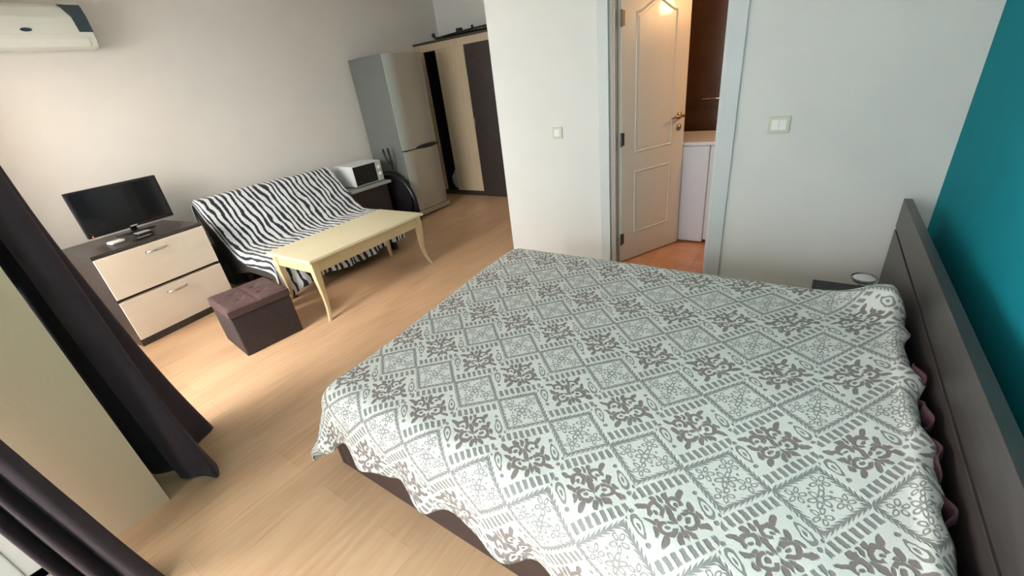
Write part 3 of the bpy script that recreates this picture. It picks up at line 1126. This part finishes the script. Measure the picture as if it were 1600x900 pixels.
def sabre_leg(sx, sy):
    bm = bmesh.new()
    prof = [(.478, .0, .052), (.39, .0, .052), (.33, .002, .047), (.25, .010, .038), (.17, .014, .031), (.09, .006, .026), (.04, -.008, .024), (.0, -.022, .023)]
    rings = []
    for z, o, w in prof:
        cx, cy = TWX - .022 - o, TWY - .022 - o      # outer corner
        rings.append([bm.verts.new((sx * (cx - dx * w), sy * (cy - dy * w), z)) for dx, dy in ((0, 0), (1, 0), (1, 1), (0, 1))])
    for a, b in zip(rings, rings[1:]):
        for k in range(4):
            bm.faces.new((a[k], a[(k + 1) % 4], b[(k + 1) % 4], b[k]))
    bm.faces.new(rings[0])
    bm.faces.new(rings[-1])
    o = finish('leg', bm, 'table_leg', tb)
    md = o.modifiers.new('bevel', 'BEVEL')
    md.width = .003
    md.segments = 2
    md.angle_limit = math.radians(50)
    return o


for sx in (-1, 1):
    for sy in (-1, 1):
        sabre_leg(sx, sy)

# ------------------------------------------------------------------ ottoman
ot = thing('ottoman', 'brown suede cube ottoman with a tufted lid in front of the dresser', 'ottoman', (-3.175, 1.055, 0), math.radians(-6))
finish('body', bx(-.208, .208, -.198, .198, .0, .300, bev=.008), 'suede_shaded', ot)
bm = bmesh.new()
N = 48
LX, LY = .212, .202


def lid_z(u, v):
    z = .362
    for t in (0.0,):
        pass
    cu = math.exp(-(u / .012) ** 2) * 0.004 + math.exp(-(v / .012) ** 2) * 0.004
    for a in (-.07, .07):
        for b in (-.07, .07):
            cu += 0.012 * math.exp(-(((u - a) / .018) ** 2 + ((v - b) / .018) ** 2))
            s1 = (u - a) - (v - b)
            s2 = (u - a) + (v - b)
            near = math.exp(-(((u - a) / .07) ** 2 + ((v - b) / .07) ** 2))
            cu += 0.004 * near * (math.exp(-(s1 / .009) ** 2) + math.exp(-(s2 / .009) ** 2))
    e = max(abs(u) / LX, abs(v) / LY)
    z -= 0.012 * max(0, (e - 0.88) / 0.12) ** 2
    return z - cu


vs = [[bm.verts.new((-LX + 2 * LX * i / N, -LY + 2 * LY * j / N, lid_z(-LX + 2 * LX * i / N, -LY + 2 * LY * j / N))) for j in range(N + 1)] for i in range(N + 1)]
for i in range(N):
    for j in range(N):
        bm.faces.new((vs[i][j], vs[i + 1][j], vs[i + 1][j + 1], vs[i][j + 1]))
rim = [vs[i][0] for i in range(N + 1)] + [vs[N][j] for j in range(1, N + 1)] + [vs[i][N] for i in range(N - 1, -1, -1)] + [vs[0][j] for j in range(N - 1, 0, -1)]
low = [bm.verts.new((v.co.x, v.co.y, .300)) for v in rim]
for k in range(len(rim)):
    bm.faces.new((rim[k], rim[(k + 1) % len(rim)], low[(k + 1) % len(rim)], low[k]))
bm.faces.new(low)
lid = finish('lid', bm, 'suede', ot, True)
md = lid.modifiers.new('split', 'EDGE_SPLIT')
md.split_angle = math.radians(50)
for a in (-.07, .07):
    for b in (-.07, .07):
        finish('button', lathe(bmesh.new(), [(0, .354), (.006, .3535), (.009, .350), (.009, .346)], 14, (a, b, 0)), 'suede', lid, True)

# ------------------------------------------------------------------ cabinet with microwave
kc = thing('side_cabinet', 'low dark cabinet with a grey top between the sofa and the fridge', 'cabinet', (-4.52, 3.14, 0))
finish('body', bx(-.25, .17, -.27, .27, 0, .528, bev=.002), 'wenge', kc)
finish('door', bx(.171, .186, -.262, .262, .06, .515, bev=.002), 'wenge', kc)
finish('worktop', bx(-.26, .25, -.305, .285, .529, .560, bev=.003), new_mat('grey_worktop', (0.40, 0.40, 0.36), 0.35, var=0.05), kc)

mw = thing('microwave', 'white microwave oven with a black door on the dark cabinet', 'microwave', (-4.35, 3.175, 0.56))
MWY = .208
finish('case', bx(-.33, 0.0, -MWY, MWY, .012, .250, bev=.006), 'micro_top', mw)
dm_ = finish('door', bx(.001, .018, -MWY + .002, .128, .016, .246, bev=.003), 'micro_top', mw)
finish('door_window', bx(.017, .0195, -MWY + .008, .118, .024, .238, bev=.001), 'screen', dm_)
pnl = finish('control_panel', bx(.001, .018, .131, MWY - .002, .016, .246, bev=.003), new_mat('light_grey_panel', (0.50, 0.52, 0.50), 0.35), mw)
for z in (.095, .175):
    finish('knob', lathe(bmesh.new(), [(.026, 0), (.024, .014), (.018, .020), (0, .020)], 20, (.018, .168, z), 'x'), 'white_plastic', pnl, True)
for x in (-.29, -.05):
    for y in (-.16, .16):
        finish('foot', lathe(bmesh.new(), [(.014, 0), (.014, .013)], 12, (x, y, 0)), 'black_plastic', mw)

# ------------------------------------------------------------------ curved black frame beside the fridge
hp = thing('arched_stand', 'black arched stand with two upright prongs beside the silver fridge', 'stand', (-4.40, 3.53, 0))
pts = [(-.37, 0, .02), (-.372, 0, .215)]
for k in range(25):
    a = PI - PI * k / 24
    pts.append((.37 * math.cos(a), 0, .215 + .37 * math.sin(a)))
pts.append((.374, 0, .02))
finish('arch', tube(bmesh.new(), pts, .030, 12), 'black_plastic', hp, True)
for dx, top in ((-.005, .905), (.085, .915)):
    bm = tube(bmesh.new(), [(.075, 0, .575), (.065, 0, .66), (.06 + (dx - .04) * .5, 0, .72), (dx, 0, .82), (dx - .01, 0, top)], [.020, .018, .015, .014, .013], 10)
    finish('prong', bm, 'black_plastic', hp, True)
finish('inner_panel', lathe(bmesh.new(), [(0, -.006), (.31, -.006), (.31, .006), (0, .006)], 40, (0, 0, .32), 'y'), 'black_board', hp)

# ------------------------------------------------------------------ fridge
fg = thing('fridge', 'tall silver two door fridge freezer in the corner by the wardrobe', 'fridge', (-4.41, 3.925, 0))
FW = .305
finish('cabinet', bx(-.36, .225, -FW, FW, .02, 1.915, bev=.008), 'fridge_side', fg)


def fridge_door(z0, z1):
    prof = []
    n = 14
    for k in range(n + 1):
        t = k / n
        y = -FW + 2 * FW * t
        e = min(t, 1 - t)
        x = .300 - .05 * (1 - smooth01(0, 0.13, e)) + .010 * math.sin(PI * t)
        prof.append((x, y))
    prof += [(.235, FW), (.235, -FW)]
    bm = bmesh.new()
    prism(bm, prof, 'z', z0, z1, 0)
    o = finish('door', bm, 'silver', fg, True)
    m_ = o.modifiers.new('split', 'EDGE_SPLIT')
    m_.split_angle = math.radians(40)
    return o


def fridge_handle(door_, z):
    bm = bmesh.new()
    pts, rad = [], []
    for k in range(13):
        t = k / 12
        pts.append((.312 + .022 * math.sin(PI * t), -.13 + .40 * t, z))
        rad.append(.006 + .020 * math.sin(PI * t) ** 0.7)
    tube(bm, pts, rad, 12)
    finish('handle', bm, 'black_plastic', door_, True)


d1 = fridge_door(.10, .848)
d2 = fridge_door(.862, 1.912)
fridge_handle(d2, .868)
finish('door_gasket', bx(.226, .290, -FW + .004, FW - .004, .848, .862), 'black_plastic', fg)
bm = bmesh.new()
box(bm, -.30, .297, -FW + .006, FW - .006, .024, .090, bev=.006)
finish('plinth', bm, 'silver', fg)
for x in (-.28, .20):
    for y in (-.26, .26):
        finish('foot', lathe(bmesh.new(), [(.022, 0), (.022, .022)], 12, (x, y, 0)), 'black_plastic', fg)

# ------------------------------------------------------------------ wardrobe
WY = 4.77
wd = thing('wardrobe', 'wide wardrobe of dark and maple doors along the back wall', 'wardrobe', (-3.85, WY, 0))
wx = 3.85


def wb(name, x0, x1, y0, y1, z0, z1, mat, parent=None, bev=.002):
    return finish(name, bx(x0 + wx, x1 + wx, y0, y1, z0, z1, bev=bev), mat, parent or wd)


wb('side_panel', -4.79, -4.77, .02, .54, 0, 2.04, 'maple')
wb('side_panel', -2.92, -2.90, .02, .54, 0, 2.04, 'maple')
wb('back_panel', -4.77, -2.92, .525, .54, .0, 2.04, 'black_board')
wb('divider', -4.42, -4.402, .022, .524, .06, 1.95, 'black_board')
wb('divider', -4.655, -4.637, .022, .524, .06, 1.95, 'black_board')
wb('divider', -3.925, -3.905, .022, .524, .06, 1.95, 'black_board')
wb('divider', -3.43, -3.41, .022, .524, .06, 1.95, 'black_board')
wb('bottom_board', -4.77, -2.92, .022, .524, .06, .078, 'black_board')
wb('plinth', -4.79, -2.90, .004, .022, 0, .07, 'wenge')
wb('top_rail', -4.79, -2.90, 0.0, .02, 1.955, 2.04, 'maple')
wb('top_board', -4.795, -2.90, -.015, .54, 2.041, 2.066, 'wenge')
wb('filler_strip', -4.79, -4.64, 0.0, .02, .072, 1.954, 'maple')
dcr = wb('door', -4.415, -3.918, 0.0, .02, .072, 1.954, 'maple')
ddk = wb('door', -3.914, -3.42, 0.0, .02, .012, 1.954, 'wenge')
wb('door', -3.416, -2.902, 0.0, .02, .072, 1.954, 'maple')
for door_, x in ((dcr, -4.385), (ddk, -3.885)):
    bm = tube(bmesh.new(), [(x + wx, 0, .98), (x + wx, -.018, .985), (x + wx + .004, -.026, 1.03), (x + wx, -.018, 1.075), (x + wx, 0, 1.08)], .005, 8)
    finish('handle', bm, 'chrome', door_, True)

bag = thing('plastic_bag', 'crumpled whitish bag in the open compartment of the wardrobe', 'bag', (-4.515, 4.90, .078))
bm = bmesh.new()
bmesh.ops.create_icosphere(bm, subdivisions=4, radius=1.0)
for v in bm.verts:
    c = v.co.copy()
    k = 1 + 0.18 * mnoise.noise(c * 2.3) + 0.10 * mnoise.noise(c * 6)
    v.co = Vector((c.x * .080 * k, c.y * .085 * k, max(0.0, .125 + c.z * .135 * k)))
finish('bag_body', bm, 'bag', bag, True)
bm = tube(bmesh.new(), [(0, 0, .235), (.012, -.008, .275), (.03, .0, .31)], [.03, .014, .03], 10)
finish('knot', bm, 'bag', bag, True)

st = thing('folded_stand', 'long black folded stand lying on top of the wardrobe', 'stand', (-3.98, 4.84, 2.066))
bm = bmesh.new()
tube(bm, [(-.44, 0, .022), (-.2, .0, .026), (.1, .0, .030), (.62, .01, .034)], [.014, .020, .026, .030], 10)
tube(bm, [(-.40, .05, .018), (.60, .055, .022)], .018, 8)
finish('pole', bm, 'black_plastic', st, True)
bm = bmesh.new()
bmesh.ops.create_uvsphere(bm, u_segments=16, v_segments=10, radius=.026, matrix=Matrix.Translation((-.475, 0, .066)))
tube(bm, [(-.475, 0, .06), (-.45, 0, .03), (-.42, 0, .02)], [.016, .016, .014], 10)
finish('knob', bm, 'black_plastic', st, True)
finish('clamp', bx(-.06, .02, -.025, .03, .03, .085, bev=.01), 'black_plastic', st)
finish('clamp', tube(bmesh.new(), [(.20, 0, .045), (.205, -.01, .085)], [.02, .014], 10), 'black_plastic', st, True)

# ------------------------------------------------------------------ curtains


def curtain(name, label, top, bottom, z_top, power, n_u=90, n_v=46):
    def fn(a, b):
        z = z_top + (0.014 - z_top) * b
        p, q = spline(top, a), spline(bottom, a)
        t = b ** power
        k = 0.006 * mnoise.noise((a * 9, z * 2.2, 0))
        return (p[0] + (q[0] - p[0]) * t + k, p[1] + (q[1] - p[1]) * t + k, z)
    o = grid_obj(name, n_u, n_v, fn, 'curtain', None, None, thick=0.004)
    return tag(o, label, 'curtain')


curtain('curtain', 'dark aubergine curtain gathered beside the wall pier near the dresser',
        [(-2.66, .080), (-2.52, .080), (-2.36, .095), (-2.30, .15), (-2.25, .11), (-2.21, .15), (-2.27, .20), (-2.34, .14), (-2.40, .21), (-2.46, .15), (-2.51, .22), (-2.56, .215), (-2.60, .15)],
        [(-2.56, .080), (-2.45, .085), (-2.34, .095), (-2.25, .175), (-2.19, .150), (-2.10, .215), (-2.03, .245), (-2.14, .27), (-2.25, .25), (-2.36, .275), (-2.42, .375), (-2.48, .35), (-2.56, .22)], 2.615, 3.0)
curtain('curtain', 'dark blurred curtain hanging at the lower left corner beside the bed',
        [(-2.02, -.38), (-1.97, -.35), (-2.03, -.33), (-1.96, -.31), (-2.03, -.29), (-1.97, -.275), (-2.0, -.255)],
        [(-1.95, -.27), (-1.83, -.25), (-1.90, -.225), (-1.76, -.19), (-1.82, -.16), (-1.71, -.12), (-1.72, -.075)], 2.615, 2.0)
